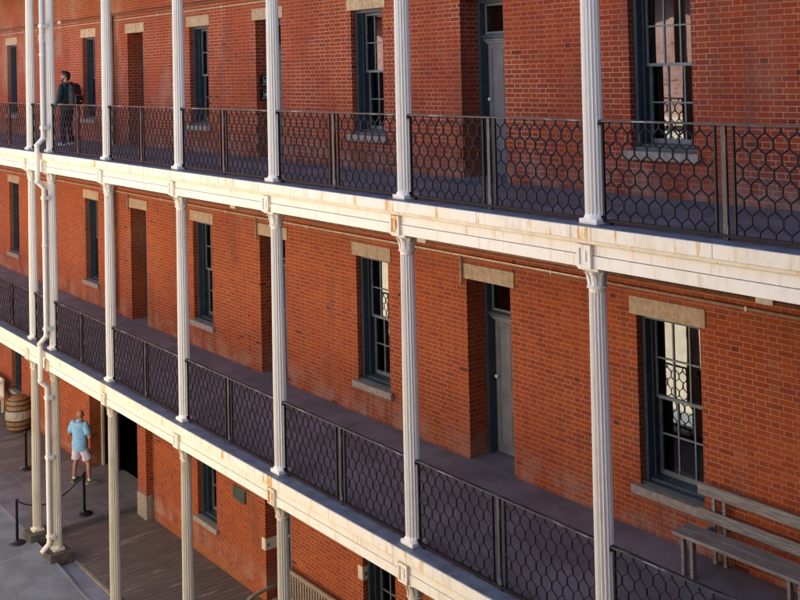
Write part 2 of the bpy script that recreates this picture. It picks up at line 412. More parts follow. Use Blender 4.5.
def make_window(i, a, b, c, d):
    """box frame with two six-pane sashes"""
    f = MB(); fw = .055
    def jamb(x0, x1): f.box(x0, x1, .095, .42, c + .03, d - .004)
    jamb(a + .002, a + fw); jamb(b - fw, b - .002)
    for x0, x1 in ((a + .004, a + fw + .028), (b - fw - .028, b - .004)):
        f.box(x0, x1, .20, .218, c + .034, d - .03)                 # parting bead
    f.box(a + fw, b - fw, .098, .42, d - .055, d - .006)
    f.box(a + .003, b - .003, .04, .42, c + .002, c + .045)          # wooden sub-sill
    f.box(a + .02, b - .02, .13, .415, c + .045, c + .075)
    fr = f.build('window', M['blue'], house)
    gx0, gx1 = a + fw + .001, b - fw - .001; z0, z1 = c + .076, d - .058; zm = (z0 + z1) / 2
    for (y, za, zb) in ((.255, zm - .02, z1), (.315, z0, zm + .02)):
        s = MB(); st = .045; th = .036
        s.box(gx0, gx0 + st, y, y + th, za, zb); s.box(gx1 - st, gx1, y, y + th, za, zb)
        s.box(gx0 + st, gx1 - st, y + .001, y + th - .001, za, za + (.06 if za == z0 else .04)); s.box(gx0 + st, gx1 - st, y + .001, y + th - .001, zb - .04, zb)
        lo = za + (.06 if za == z0 else .04); hi = zb - .04; W = gx1 - gx0 - 2 * st
        for k in (1, 2):
            x = gx0 + st + W * k / 3; s.box(x - .010, x + .010, y + .004, y + th - .004, lo, hi)
        zc = (lo + hi) / 2; s.box(gx0 + st, gx1 - st, y + .006, y + th - .006, zc - .010, zc + .010)
        s.build('sash', M['sash'], fr)
        t = random.uniform(-.002, .002)
        MB().quad((gx0 + .02, y + .018 - t, za + .02), (gx1 - .02, y + .018 + t, za + .02), (gx1 - .02, y + .018 + t, zb - .02), (gx0 + .02, y + .018 - t, zb - .02)).build('pane', M['glass'], fr)
    return fr

def make_doorway(a, b, c, d):
    f = MB(); fw = .06; y0, y1 = .35, .56; tz = d - .53
    f.box(a + .002, a + fw, y0, y1, c + .002, d - .002); f.box(b - fw, b - .002, y0, y1, c + .002, d - .002)
    f.box(a + fw, b - fw, y0 + .002, y1 - .002, d - .06, d - .004)
    f.box(a + fw, b - fw, y0 + .05, y1 - .004, tz - .07, tz)
    f.box(a + fw - .03, b - fw + .03, y0 + .02, y0 + .049, tz - .05, tz - .012)
    fr = f.build('doorway', M['blue'], house)
    l = MB(); x0, x1 = a + fw + .003, b - fw - .003; zt = tz - .075; yl = .50; Wd = x1 - x0
    l.box(x0, x1, yl, yl + .045, c + .012, zt)
    for (u0, u1) in ((.09, .47), (.53, .91)):
        for (v0, v1) in ((.06, .34), (.42, .94)):
            px0, px1 = x0 + Wd * u0, x0 + Wd * u1; pz0, pz1 = c + .012 + (zt - c) * v0, c + .012 + (zt - c) * v1
            m = .022
            l.box(px0, px1, yl - .012, yl - .001, pz1 - m, pz1); l.box(px0, px1, yl - .012, yl - .001, pz0, pz0 + m)
            l.box(px0, px0 + m, yl - .0115, yl - .001, pz0 + m, pz1 - m); l.box(px1 - m, px1, yl - .0115, yl - .001, pz0 + m, pz1 - m)
            l.box(px0 + .05, px1 - .05, yl - .008, yl - .001, pz0 + .05, pz1 - .05)
    l.build('door', M['door'], fr)
    co = MB(); co.box(x0 + .001, x1 - .001, yl - .05, yl - .004, zt - .06, zt - .002); co.box(x0 - .02, x1 + .02, yl - .085, yl - .003, zt - .022, zt + .02, .006)
    co.build('cornice', M['door'], fr)
    MB().ball((x0 + .07, yl - .06, c + 1.15), .03, 12, 8).tube([(x0 + .07, yl - .04, c + 1.15), (x0 + .07, yl + .001, c + 1.15)], .014).build('knob', M['knob'], fr, True)
    s = MB(); s.box(x0, x1, .45, .485, tz + .002, tz + .04); s.box(x0, x1, .45, .485, d - .10, d - .062)
    for x in (x0, (x0 + x1) / 2 - .012, x1 - .03): s.box(x, x + (.03 if x != (x0 + x1) / 2 - .012 else .024), .452, .483, tz + .04, d - .10)
    s.build('transom', M['sash'], fr)
    MB().quad((x0 + .01, .468, tz + .02), (x1 - .01, .468, tz + .02), (x1 - .01, .468, d - .08), (x0 + .01, .468, d - .08)).build('pane', M['glass'], fr)

for k, a, b, c, d in op:
    if k == 'g': continue
    lz = d - .003
    MB().box(a - .10, b + .09, -.018, .10, lz, lz + .225, .006).build('lintel', M['stone'], house)
    if k == 'w':
        MB().box(a - .10, b + .10, -.075, .12, c - .11, c + .001, .006).build('sill', M['sillstone'], house)
        make_window(0, a, b, c, d)
    else:
        MB().box(a + .003, b - .003, -.004, .50, c - .03, c + .006, .002).build('threshold', M['slate'], house)
        make_doorway(a, b, c, d)

# wide ground-floor doorway: brick surround on stone feet, cream jamb, dark opening
MB().box(-23.215, -22.76, -.16, -.001, .53, 2.9).build('brick_pier', M['brick'], house)
MB().box(-23.235, -22.74, -.18, -.002, -.05, .53, .012).build('pier_foot', M['sillstone'], house)
MB().box(-26.498, -26.43, .30, .36, .106, 2.60).box(-23.29, -23.222, .30, .36, .106, 2.60).box(-26.43, -23.29, .303, .357, 2.53, 2.598).build('door_case', M['white_ground'], house)
lf = MB().box(-26.39, -25.75, .43, .48, .11, 2.49)
for z0, z1 in ((.25, 1.05), (1.2, 2.35)): lf.box(-26.30, -25.84, .415, .429, z0, z1)
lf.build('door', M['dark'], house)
MB().box(-26.60, -23.45, -.02, .10, 2.622, 2.86).build('lintel', M['stone'], house)
# pale stone hinge blocks in the ground-floor door and window jambs
for x, z in ((-17.75, .97), (-14.57, 1.56)):
    MB().box(x - .13, x + .006, -.012, .25, z, z + .22, .004).build('jamb_block', M['white_ground'], house)
    MB().tube([(x + .006, .05, z + .1), (x + .05, .03, z + .1), (x + .05, .03, z + .15)], .012).build('hinge_pin', M['iron'], house)

# ------------------------------------------------------------------ galleries
def gallery(H, label):
    g = thing('iron_gallery', label, 'gallery', (0, 0, H), 0, 'white painted gallery floors')
    MB().box(XL, XR, -2.30, -.002, -.30, -.068).build('floor', M['slate'], g)
    MB().box(XL, XR, -2.665, -2.301, -.05, .0, .004).build('ledge', M['ledge'], g)
    c = MB(); cuts = [XL]
    for k in 'ABCDEFGH': cuts += [COL[k] - .13, COL[k] + .13, COL[k] + .13 + (SP - .26) * .5 if k != 'A' else COL[k] + .6]
    cuts = sorted(cuts) + [XR]
    for a, b in zip(cuts, cuts[1:]): c.box(a + .002, b - .002, -2.68, -2.40, -.132, -.006 - .0015 * (int(a * 7) % 2), .003)
    c.build('cornice_band', M['white_rust'], g)
    MB().box(XL, XR, -2.652, -2.41, -.165, -.1325).box(XL, XR, -2.632, -2.412, -.180, -.1655).box(XL, XR, -2.57, -2.413, -.187, -.1805).build('moulding', M['cream'], g)
    MB().box(XL, XR, -2.604, -2.38, -.287, -.1875).build('frieze', M['frieze'], g)
    MB().box(XL, XR, -2.575, -2.39, -.293, -.2875).box(XL, XR, -2.612, -2.382, -.415, -.2945, .003).build('fascia_board', M['frieze'], g)
    for k in 'ABCDEFGH':
        x = COL[k]; p = MB(); s = .088
        p.box(x - s, x + s, -2.632, -2.606, -.418, -.187)
        p.box(x - s, x - s + .032, -2.650, -2.6325, -.416, -.189); p.box(x + s - .032, x + s, -2.650, -2.6325, -.416, -.189)
        p.box(x - s + .032, x + s - .032, -2.6495, -2.6325, -.225, -.189); p.box(x - s + .032, x + s - .032, -2.6495, -2.6325, -.416, -.385)
        p.box(x - .024, x + .024, -2.646, -2.6325, -.355, -.25)
        p.build('pilaster_block', M['white_rust'], g)
    return g
gallery(H3, 'upper gallery floor with rust streaked white iron beam across the top of the picture')
gallery(H2, 'lower gallery floor with white iron beam and blue grey ledge, sloping steeply through the picture')

# ------------------------------------------------------------------ columns
def shaft_mesh(z0, z1, r0=.098, r1=.083):
    b = MB(); NF, K = 16, 6; rings = []
    for z, r, dep in ((z0, r0 + .012, 0), (z0 + .02, r0 + .012, 0), (z0 + .035, r0, 0), (z0 + .06, r0, 1), (z0 + (z1 - z0) * .35, r0 * .985, 1), (z1 - .06, r1, 1), (z1 - .04, r1, 0), (z1, r1, 0)):
        ring = []
        for j in range(NF * K):
            ph = (j % K) / K; fl = max(0, math.sin(PI * (ph - .10) / .8)) if .1 < ph < .9 else 0
            rr = r - dep * .021 * fl ** .6 * (r / .09); a = 2 * PI * j / (NF * K)
            ring.append(b.b.verts.new((rr * math.cos(a), rr * math.sin(a), z)))
        rings.append(ring)
    n = NF * K
    for A, B in zip(rings, rings[1:]):
        for j in range(n): b.b.faces.new((A[j], A[(j + 1) % n], B[(j + 1) % n], B[j]))
    return b
def make_column(h, mat, label, group, plinth=None):
    t = thing('fluted_column', label, 'column', (0, 0, 0), 0, group)
    MB().box(-.115, .115, -.115, .115, 0, .052, .005).build('base_block', M[mat], t)
    shaft_mesh(.052, h - .205).build('shaft', M[mat], t)
    c = MB()
    c.lathe([(.083, h - .215), (.100, h - .21), (.104, h - .202), (.100, h - .194), (.086, h - .188), (.086, h - .15), (.092, h - .10), (.106, h - .055), (.124, h - .034), (.118, h - .030)], 24)
    c.box(-.132, .132, -.132, .132, h - .030, h, .004)
    for j in range(8):                               # pointed leaves curling out under the abacus
        a = 2 * PI * (j + .5) / 8; ca, sa = math.cos(a), math.sin(a)
        def P(rad, s, z): return (ca * rad - sa * s, sa * rad + ca * s, z)
        for (ra, wa, za), (rb, wb, zb) in zip([(.088, .026, h - .185), (.095, .031, h - .13), (.106, .027, h - .085), (.128, .012, h - .048)], [(.095, .031, h - .13), (.106, .027, h - .085), (.128, .012, h - .048), (.138, .002, h - .058)]):
            c.quad(P(ra, -wa, za), P(ra + .008, 0, za), P(rb + .008, 0, zb), P(rb, -wb, zb)); c.quad(P(ra + .008, 0, za), P(ra, wa, za), P(rb, wb, zb), P(rb + .008, 0, zb))
    c.build('capital', M[mat], t)
    if plinth: MB().box(-.235, .235, -.235, .235, -plinth, -.001, .012).build('plinth', M['plinth'], t)
    return t
TOP = dict(A='top gallery column at far left, left of the white downpipe', B='top gallery column behind the white downpipe',
           C='top gallery column just right of the man with the backpack', D='top gallery column between the shadowed brick niche and the narrow blue window',
           E='top gallery column partly hiding the two black signs', F='top gallery column between the blue sash window and the pale door',
           G='top gallery column beside the large dark blue window at right', H='top gallery column standing past the right edge of the picture')
MID = dict(A='lower gallery column at far left, left of the white downpipe', B='lower gallery column behind the white downpipe',
           C='lower gallery column next to the thin pipe that runs down the brick wall', D='lower gallery column left of the narrow window, fourth column from the left',
           E='lower gallery column in front of the dark door niche', F='lower gallery column between the stone silled window and the grey panelled door',
           G='lower gallery column nearest the weathered wooden bench', H='lower gallery column standing past the right edge of the picture')
GND = dict(A='ground level column at far left between the two black rope posts', B='ground level column whose downpipe ends in an angled spout',
           C='ground level column in front of the dark wide doorway', D='ground level column left of the small green plaque and the ground floor window',
           E='ground level column beside the slatted bench', F='ground level column showing only its capital at the bottom edge',
           G='ground level column below the lower gallery, under the picture')
def row(labels, h, z, mat, group, plinth=None):
    proto = None
    for k, lab in labels.items():
        if proto is None: proto = make_column(h, mat, lab, group, plinth); proto.location = (COL[k], YC, z)
        else: dup(proto, (COL[k], YC, z), lab)
row(TOP, 12.47 - H3, H3, 'white', 'columns of the top gallery')
row(MID, H3 - .418 - H2, H2, 'white', 'columns of the lower gallery')
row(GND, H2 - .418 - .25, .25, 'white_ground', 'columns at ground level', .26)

# ------------------------------------------------------------------ railings
def lattice(x0, x1, zb, zt, flip=False):
    b = MB(); W = x1 - x0; nw = max(4, round(W / .15)) + .5; w_ = W / nw
    nv, st = 6, .045; r_ = .45; unit = (zt - zb - 2 * st) / (nv + (nv + 1) * .78); v = unit; rr = unit * .78
    def X(i): return (x1 - i * w_ / 2) if flip else (x0 + i * w_ / 2)        # half-steps
    N = int(round(nw * 2)); jit = {}
    def bar(p, q, r):
        def J(a):
            k = (round(a[0], 3), round(a[1], 3))
            if k not in jit: jit[k] = (random.uniform(-.0028, .0028), random.uniform(-.0025, .0025), random.uniform(-.0028, .0028))
            return Vector((a[0], 0, a[1])) + Vector(jit[k])
        b.tube([J(p), J(q)], r, 6, False)
    RV, RD = .0112, .0086
    z = zt
    for lev in range(nv + 2):
        h = st if lev in (0, nv + 1) else v
        par = (lev + 1) % 2                         # verticals on odd half-steps at even levels
        for i in range(par, N, 2):
            if i == 0: continue
            bar((X(i), z), (X(i), z - h), RV)
        z -= h
        if lev <= nv:
            for i in range(N):
                if (i + lev) % 2 == 1: bar((X(i), z), (X(i + 1), z - rr), RD)
                else: bar((X(i), z - rr), (X(i + 1), z), RD)
            z -= rr
    return b
def make_railing(L, label, split=True):
    t = thing('railing', label, 'railing', (0, 0, 0), 0, 'iron lattice railings')
    e = .125; ZB, ZT = .055, 1.0
    MB().box(.085, L - .085, -.022, .022, ZT, ZT + .022, .004).build('top_rail', M['iron_top'], t)
    MB().box(.085, L - .085, -.020, .020, ZB - .028, ZB, .003).build('bottom_rail', M['iron'], t)
    for x in (e, L - e): MB().box(x - .010, x + .010, -.014, .014, ZB, ZT).build('end_bar', M['iron'], t)
    for x in (.088, L - .112):
        for z in (ZT - .03, ZB + .001): MB().box(x, x + .024, -.03, .03, z, z + .029).build('bracket', M['iron'], t)
    for x in (.2, L - .2): MB().box(x - .012, x + .012, -.016, .016, 0, ZB - .028).build('foot', M['iron'], t)
    if split:
        m = L / 2; p = MB().box(m - .022, m + .022, -.016, .016, .0, ZT)
        p.build('centre_post', M['iron_worn'], t)
        for x in (m - .095, m + .095): MB().box(x - .009, x + .009, -.013, .013, ZB, ZT).build('inner_bar', M['iron'], t)
        lattice(e + .01, m - .104, ZB, ZT).build('lattice_panel', M['iron'], t)
        lattice(m + .104, L - e - .01, ZB, ZT, True).build('lattice_panel', M['iron'], t)
    else: lattice(e + .01, L - e - .01, ZB, ZT).build('lattice_panel', M['iron'], t)
    return t
def iron_worn(name, th, stretch):
    n = NT(name); co = n.coord()
    f = n.noise(n.scale(co, stretch), 4, 5, .7)
    c = n.mix(n.ss(f, th, th + .08), (.014, .013, .017), (.26, .30, .36))
    return n.fin(c, .42, 0, .5)
M['iron_top'] = iron_worn('top_rail_worn_paint', .55, (.8, 12, 12)); M['iron_worn'] = iron_worn('post_worn_paint', .56, (9, 9, .8))
RB = [('LA', -26.30, COL['A'] - (-26.30)), ('AB', COL['A'], 1.2223), ('BC', COL['B'], SP), ('CD', COL['C'], SP), ('DE', COL['D'], SP), ('EF', COL['E'], SP), ('FG', COL['F'], SP), ('GH', COL['G'], SP)]
RT = dict(LA='top gallery railing at far left edge, left of the downpipe', AB='short top gallery railing behind the downpipe, between the two close columns',
          BC='top gallery railing in front of the man with the backpack', CD='top gallery railing in front of the shadowed brick niche at left',
          DE='top gallery railing below the two black signs', EF='top gallery railing in front of the window with the blue jamb, middle of the picture',
          FG='top gallery railing in front of the pale door', GH='top gallery railing at right edge in front of the large dark blue window')
RM = dict(LA='lower gallery railing at far left edge, left of the downpipe', AB='short lower gallery railing behind the downpipe',
          BC='lower gallery railing directly above the man in the blue t-shirt', CD='lower gallery railing below the left brick door niche',
          DE='lower gallery railing below the narrow window, above the green plaque', EF='lower gallery railing right of the middle column, above the slatted bench',
          FG='large lower gallery railing with worn top rail, in front of the grey panelled door', GH='lower gallery railing in the bottom right corner, in front of the wooden bench')
proto = make_railing(SP, RT['BC']); short = make_railing(1.2223, RT['AB'], False)
for z, lab in ((H3, RT), (H2, RM)):
    for k, x, L in RB:
        src = short if k == 'AB' else proto
        if z == H3 and k in ('AB', 'BC'): o = src; o.location = (x, YC, z)
        else: o = dup(src, (x, YC, z), lab[k])

# ------------------------------------------------------------------ pipes
xb = COL['B'] - .0; t = thing('downpipe', 'white painted rainwater pipe kinking around the gallery beams from the top to the pavement', 'pipe', (xb, YC, 0))
yi, yo = -.165, -.30
path = [(0, yi, 12.7), (0, yi, H3 + .30), (0, yo, H3 + .16), (0, yo, H3 - .60), (0, yi, H3 - .74), (0, yi, H2 + .30), (0, yo, H2 + .16), (0, yo, H2 - .62), (0, yi, H2 - .76), (0, yi, .42), (0, yi - .17, .27)]
MB().tube(path, .052, 12).build('pipe', M['pipe'], t, True)
col = MB()
for z in (H3 + .30, H3 + .16, H3 - .60, H2 + .30, H2 + .16, H2 - .60, .45, 10.6, 6.6): 
    y = yo if (abs(z - H3 - .16) < .01 or abs(z - H2 - .16) < .01 or z in (H3 - .60, H2 - .60)) else yi
    col.lathe([(.053, z - .03), (.062, z - .028), (.062, z + .028), (.053, z + .03)], 12, 0, y, False)
col.build('collar', M['pipe'], t, True)
for z in (H3 + .52, H3 - .95, H2 + .45, H2 - .98, .56, 11.2, 2.2):
    MB().box(-.06, .12, yi - .056, -.08, z - .035, z + .035, .004).build('bracket', M['pipe'], t)

def conduit(name, label, pts, r, m, group=None, boxes=(), clips=(), loc=None):
    o = pts[0]; t = thing(name, label, 'pipe', o, 0, group)
    L = lambda p: tuple(p[i] - o[i] for i in range(3))
    MB().tube([L(p) for p in pts], r, 8).build('pipe', M[m], t, True)
    for p in boxes:
        x, y, z = L(p); MB().box(x - .11, x + .11, y - .035, y + .035, z - .035, z + .035, .006).build('junction_box', M['box'], t)
    for p in clips:
        x, y, z = L(p); MB().box(x - .014, x + .014, y - r - .004, y + r, z - r - .006, z + r + .006).build('clip', M['box'], t)
    return t
for z, nm in ((7.46, 'lower gallery'), (11.60, 'top gallery')):
    conduit('conduit', f'brown iron pipe along the brick wall under the {nm} ceiling, higher of the pair', [(XL, -.05, z), (XR, -.05, z)], .022, 'conduit_rust', 'pipes along the brick wall', [(x, -.05, z) for x in ((-6.74, -12.7, -18.64) if z < 9 else (-28.0,))])
    conduit('conduit', f'tan conduit along the brick wall just over the stone lintels of the {nm}', [(XL, -.028, z - .13), (XR, -.028, z - .13)], .02, 'conduit', 'pipes along the brick wall', (), [(x, -.028, z - .13) for x in (-31, -28, -25, -22, -19, -16, -13, -10, -7)])
DL = {-11.83: 'short conduit dropping to the lintel over the grey panelled door', -17.81: 'short conduit dropping to the lintel over the dark niche behind the middle column', -23.80: 'short conduit dropping to the lintel over the left brick niche'}
for x, lab in DL.items():
    conduit('conduit_drop', lab, [(x, -.045, 7.33), (x, -.045, 6.90)], .018, 'conduit', 'conduit drops beside the door lintels', [])
conduit('wall_pipe', 'thin iron pipe running down the brick wall of the lower gallery at left', [(-24.5, -.06, 7.46), (-24.5, -.06, 4.62), (-24.66, -.12, 4.42), (-24.66, -.12, 4.35)], .03, 'conduit_rust', 'pipes down the wall')
conduit('wall_pipe', 'pale conduit beside the iron pipe on the lower gallery wall at left', [(-24.66, -.05, 7.33), (-24.62, -.05, 7.2), (-24.62, -.05, 4.36)], .02, 'conduit', 'pipes down the wall')
conduit('wall_pipe', 'thin pipe running down the brick wall of the top gallery right of the backpack man', [(-24.46, -.06, 11.60), (-24.46, -.06, 8.48)], .03, 'conduit_rust', 'pipes down the wall')

# ------------------------------------------------------------------ signs and plaque
def niche_sign(z0, z1, label, kind):
    t = thing('sign', label, 'sign', (-17.744, .06, z0), 0, 'black signs in the door niche'); h = z1 - z0
    MB().box(.002, .014, 0, .285, 0, h, .002).build('board', M['signblk'], t)
    s = MB(); x0, x1 = .0145, .017
    a0, a1, b0, b1 = .085, .215, h * .34, h * .88; k = .008
    s.box(x0, x1, a0, a1, b1 - k, b1); s.box(x0, x1, a0, a0 + k, b0, b1 - k); s.box(x0, x1, a1 - k, a1, b0, b1 - k); s.box(x0, x1, a0 + k, a1 - k, b0, b0 + k)
    c = (a0 + a1) / 2
    if kind == 0:
        for y in (c - .025, c + .025):
            s.box(x0, x1, y - .012, y + .012, b0 + .02, b0 + .05); s.box(x0, x1, y - .009, y + .009, b0 + .056, b0 + .072)
    else:
        s.box(x0, x1, c - .045, c + .045, b0 + .025, b0 + .055); s.box(x0, x1, c - .02, c + .045, b0 + .0555, b0 + .075); s.box(x0, x1, c - .03, c + .02, b0 + .010, b0 + .0245)
    s.build('pictogram', M['signwht'], t)
    l = MB()
    for i, (y0, y1) in enumerate(((.05, .11), (.12, .18), (.19, .25))): l.box(x0, x1, y0, y1, h * .17, h * .23)
    l.build('lettering', M['signwht'], t)
niche_sign(9.83, 10.07, 'upper black sign with white framed pictogram of two figures in the top gallery niche', 0)
niche_sign(9.57, 9.80, 'lower black sign with solid white pictogram in the top gallery niche', 1)
t = thing('plaque', 'small green bronze plaque on the ground floor brick wall', 'plaque', (-18.95, 0, 1.62))
MB().box(0, .48, -.03, -.001, 0, .27, .006).build('plate', M['bronze'], t)
MB().box(.015, .465, -.036, -.031, .015, .03).box(.015, .465, -.036, -.031, .24, .255).box(.015, .03, -.0358, -.031, .03, .24).box(.45, .465, -.0358, -.031, .03, .24).build('rim', M['bronze'], t)

# ------------------------------------------------------------------ benches
t = thing('wooden_bench', 'weathered grey plank bench against the brick wall beside the lower gallery window', 'bench', (-7.66, 0, H2 - .068))
L = 2.9
def plank(name, y0, y1, z0, z1, x0=0, x1=L, rot=None):
    return MB().box(x0, x1, y0, y1, z0, z1, .006, rot).build(name, M['greyw'], t)
plank('seat', -.63, -.47, .435, .475); plank('seat', -.46, -.30, .436, .476)
plank('backrest', -.135, -.10, .76, .895); plank('backrest', -.150, -.115, .48, .61)
for x in (.16, .30, 1.42, 1.56, 2.60, 2.74):
    m = MB().box(x, x + .045, -.112 + .02, -.055, .0, .87, .004); m.build('back_post', M['greyw'], t)
for x in (.10, .22, 1.42, 1.54, 2.62, 2.74):
    MB().box(x, x + .04, -.60, -.53, 0, .433, .004).build('leg', M['greyw'], t)
for x in (.165, 1.48, 2.68): plank('rail', -.56, -.10, .36, .43, x - .02, x + .02)

t = thing('slatted_bench', 'pale slatted garden bench against the ground floor wall beside the column', 'bench', (-16.98, -.18, 0))
L = 2.3
for x in (0, 1.12, L - .06):
    MB().box(x, x + .06, -.60, -.54, 0, .43, .004).build('leg', M['tanw'], t); MB().box(x, x + .06, .0, .06, 0, .44, .004).build('leg', M['tanw'], t)
for i in range(5): MB().box(0, L, -.62 + i * .115, -.62 + i * .115 + .095, .431, .455, .004).build('seat_slat', M['tanw'], t)
MB().box(0, L, .015, .06, .97, 1.045, .008).build('top_rail', M['tanw'], t); MB().box(0, L, .02, .055, .50, .555, .006).build('back_rail', M['tanw'], t)
bs = MB()
for i in range(26): x = .06 + i * (L - .15) / 25; bs.box(x, x + .045, .026, .046, .556, .969)
bs.build('back_slats', M['tanw'], t)
for x in (0, L - .06):
    MB().box(x, x + .06, .005, .06, .441, .968, .004).build('back_post', M['tanw'], t)
    MB().box(x + .005, x + .055, -.55, -.60, .456, .64, .004).build('arm_support', M['tanw'], t)
    MB().tube([(x + .03, .03, .70), (x + .03, -.3, .69), (x + .03, -.55, .66), (x + .03, -.66, .62), (x + .03, -.68, .58)], .033, 8).build('armrest', M['tanw'], t, True)

t = thing('white_settle', 'pale wooden settle with slanting arm at far left edge beside the barrel', 'bench', (-32.55, -.35, .11))
MB().box(-1.3, .0, -.38, .08, .40, .45, .006).build('seat', M['white_ground'], t)
MB().box(-1.3, .0, .06, .10, .45, 1.0, .006).build('backrest', M['white_ground'], t)
for x in (-1.25, -.07):
    MB().box(x, x + .06, -.36, -.30, 0, .40).build('leg', M['white_ground'], t); MB().box(x, x + .06, .02, .08, 0, .40).build('leg', M['white_ground'], t)
    MB().tube([(x + .03, .08, .98), (x + .03, -.1, .80), (x + .03, -.36, .66)], .04, 8).build('arm', M['white_ground'], t)
    MB().tube([(x + .03, -.33, .40), (x + .03, -.33, .66)], .03, 8).build('arm_post', M['white_ground'], t)

# ------------------------------------------------------------------ barrel
t = thing('barrel', 'oak barrel with dark hoops and pale middle standing on the boards at left', 'barrel', (-30.75, -.42, .105))
h = .92; R = lambda q: .285 + .075 * (1 - ((q - .5) * 2) ** 2)
b = MB(); b.lathe([(R(q / 16), h * q / 16) for q in range(17)], 28); b.build('staves', M['oak'], t, True)
MB().lathe([(.24, h - .005), (.27, h + .012), (.289, h + .012), (.290, h - .02)], 28, caps=False).build('rim', M['oak'], t)
MB().lathe([(R(q) + .003, h * q) for q in (.36, .42, .5, .58, .64)], 28, caps=False).build('pale_band', M['bandw'], t, True)
for q in (.04, .18, .34, .655, .81, .95):
    MB().lathe([(R(q - .022) + .002, h * (q - .022)), (R(q - .022) + .009, h * (q - .022)), (R(q + .022) + .009, h * (q + .022)), (R(q + .022) + .002, h * (q + .022))], 28, caps=False).build('hoop', M['hoop'], t)

# ------------------------------------------------------------------ rope posts
def stanchion(loc, label):
    t = thing('rope_post', label, 'post', loc, 0, 'black rope posts')
    MB().lathe([(.175, 0), (.178, .012), (.165, .03), (.09, .05), (.04, .062), (.034, .09)], 24).build('base', M['post'], t, True)
    MB().lathe([(.030, .06), (.030, .90), (.038, .905), (.040, .93), (.034, .955), (.012, .965)], 16).build('pole', M['post'], t, True)
    return t
PO = [(-23.30, -2.90, .09), (-23.78, -1.22, .105), (-27.50, -1.30, .105)]
stanchion(PO[0], 'black rope post standing on the pavement in the bottom left corner')
stanchion(PO[1], 'black rope post behind the spout column, in front of the man in blue')
stanchion(PO[2], 'black rope post on the planks at far left below the barrel')
def rope(a, b, sag, label, cat='rope'):
    a, b = Vector(a), Vector(b)
    p = [a.lerp(b, i / 14) - Vector((0, 0, sag * (1 - (2 * i / 14 - 1) ** 2))) for i in range(15)]
    o = MB().tube([q - a for q in p], .016, 8).build('barrier_rope', M['post'], None, True); o.location = a
    tag(o, label, cat, 'barrier ropes')
rope((PO[0][0], PO[0][1] + .04, .97), (PO[1][0], PO[1][1] - .04, .985), .30, 'sagging black rope between the two nearer rope posts')
rope((PO[2][0] - .03, PO[2][1] - .03, .99), (-30.2, -2.6, 1.0), .35, 'sagging black rope leaving the far left rope post')

# ------------------------------------------------------------------ ground
struct(MB().quad((-200, -200, -.16), (200, -200, -.16), (200, 200, -.16), (-200, 200, -.16)).build('ground', M['concrete']))
g = MB()
yb, yf = -2.55, -14.2
for x0, x1, z0, z1 in ((-38, -27.3, .1, .1), (-27.3, -22.0, .1, .1), (-22.0, -20.6, .1, .0), (-20.6, 6, .0, .0)):
    g.quad((x0, yf, z0 if x0 > -27 else .1), (x1, yf, z1), (x1, yb, z1), (x0, yb, z0))
struct(g.build('courtyard', M['concrete']))
struct(MB().box(-27.40, -23.45, -2.55, -.002, -.05, .104, .008).box(-26.49, -23.25, -.0015, .60, -.05, .102).build('pavement', M['flag']))
struct(MB().box(-38, -27.41, -2.55, -.002, -.05, .082, .004).build('planked_walk', M['deck2']))
struct(MB().box(-23.445, 6, -2.13, -.002, -.05, .0, .004).build('boardwalk', M['deck']))
struct(MB().box(-23.445, 6, -2.19, -2.132, -.05, .004, .003).build('boardwalk_edge', M['tanw']))
struct(MB().box(-23.445, 6, -2.549, -2.192, -.06, -.018, .003).build('kerb_strip', M['kerb']))

# ------------------------------------------------------------------ the sunlit range across the courtyard (mirrored in the panes)
far = thing('arcaded_range', 'sunlit pale brick range with arches across the courtyard, seen only mirrored in the window panes', 'building', (0, -14.2, 0))
def range_wall(parent, x0, x1, along):
    P = (lambda a, b, c, d: (a, b, c, d)) if along == 'x' else (lambda a, b, c, d: (c, d, a, b))
    def bx(nm, m, d0, d1, z0, z1): MB().box(*P(x0, x1, d0, d1), z0, z1).build(nm, M[m], parent)
    bx('lower_wall', 'plaster', -1.5, 0, -.1, 8.3); bx('string_course', 'cream', -1.5, .14, 8.302, 8.54)
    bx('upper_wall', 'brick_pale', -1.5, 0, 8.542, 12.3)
    w = MB(); n = int((x1 - x0) / 1.9)                      # dark scalloped strip under the cornice, standing in for shade under arches
    for k in range(n):
        a = x0 + (x1 - x0) * k / n; b = x0 + (x1 - x0) * (k + 1) / n
        pts = [(a + (b - a) * q / 8, 12.0 + .22 * math.sin(PI * q / 8)) for q in range(9)]
        for (u0, v0), (u1, v1) in zip(pts, pts[1:]):
            A = (lambda u, d, z: (u, d, z)) if along == 'x' else (lambda u, d, z: (d, u, z))
            w.quad(A(u0, .50, v0), A(u1, .50, v1), A(u1, .50, 12.42), A(u0, .50, 12.42)); w.quad(A(u0, .44, v0), A(u1, .44, v1), A(u1, .44, 12.42), A(u0, .44, 12.42))
            w.quad(A(u0, .44, v0), A(u1, .44, v1), A(u1, .50, v1), A(u0, .50, v0))
    w.build('arch_shade_band', M['plinth'], parent)
    bx('cornice', 'plaster', -1.5, .52, 12.43, 13.4)
range_wall(far, -38, 10, 'x')
endw = thing('end_range', 'brick wall closing the courtyard beyond the left edge of the picture', 'building', (-38, 0, 0))
MB().box(-1.5, 0, -14.1, -2.7, -.1, 13.0).build('wall', M['brick'], endw); MB().box(-1.6, .1, -14.1, -2.7, 13.002, 13.3).build('coping', M['stone'], endw)
shade = thing('added_shade_wing', 'unseen brick wing added at the near end to shade the courtyard', 'building', (6.2, 0, 0))  # unseen wing, added and raised to block light from the right
MB().box(0, 6, -13.9, 9.0, -.1, 19.0).build('shade_wall', M['brick'], shade)
MB().box(-.08, 6.1, -13.9, 9.1, 19.002, 19.2).build('coping', M['stone'], shade)

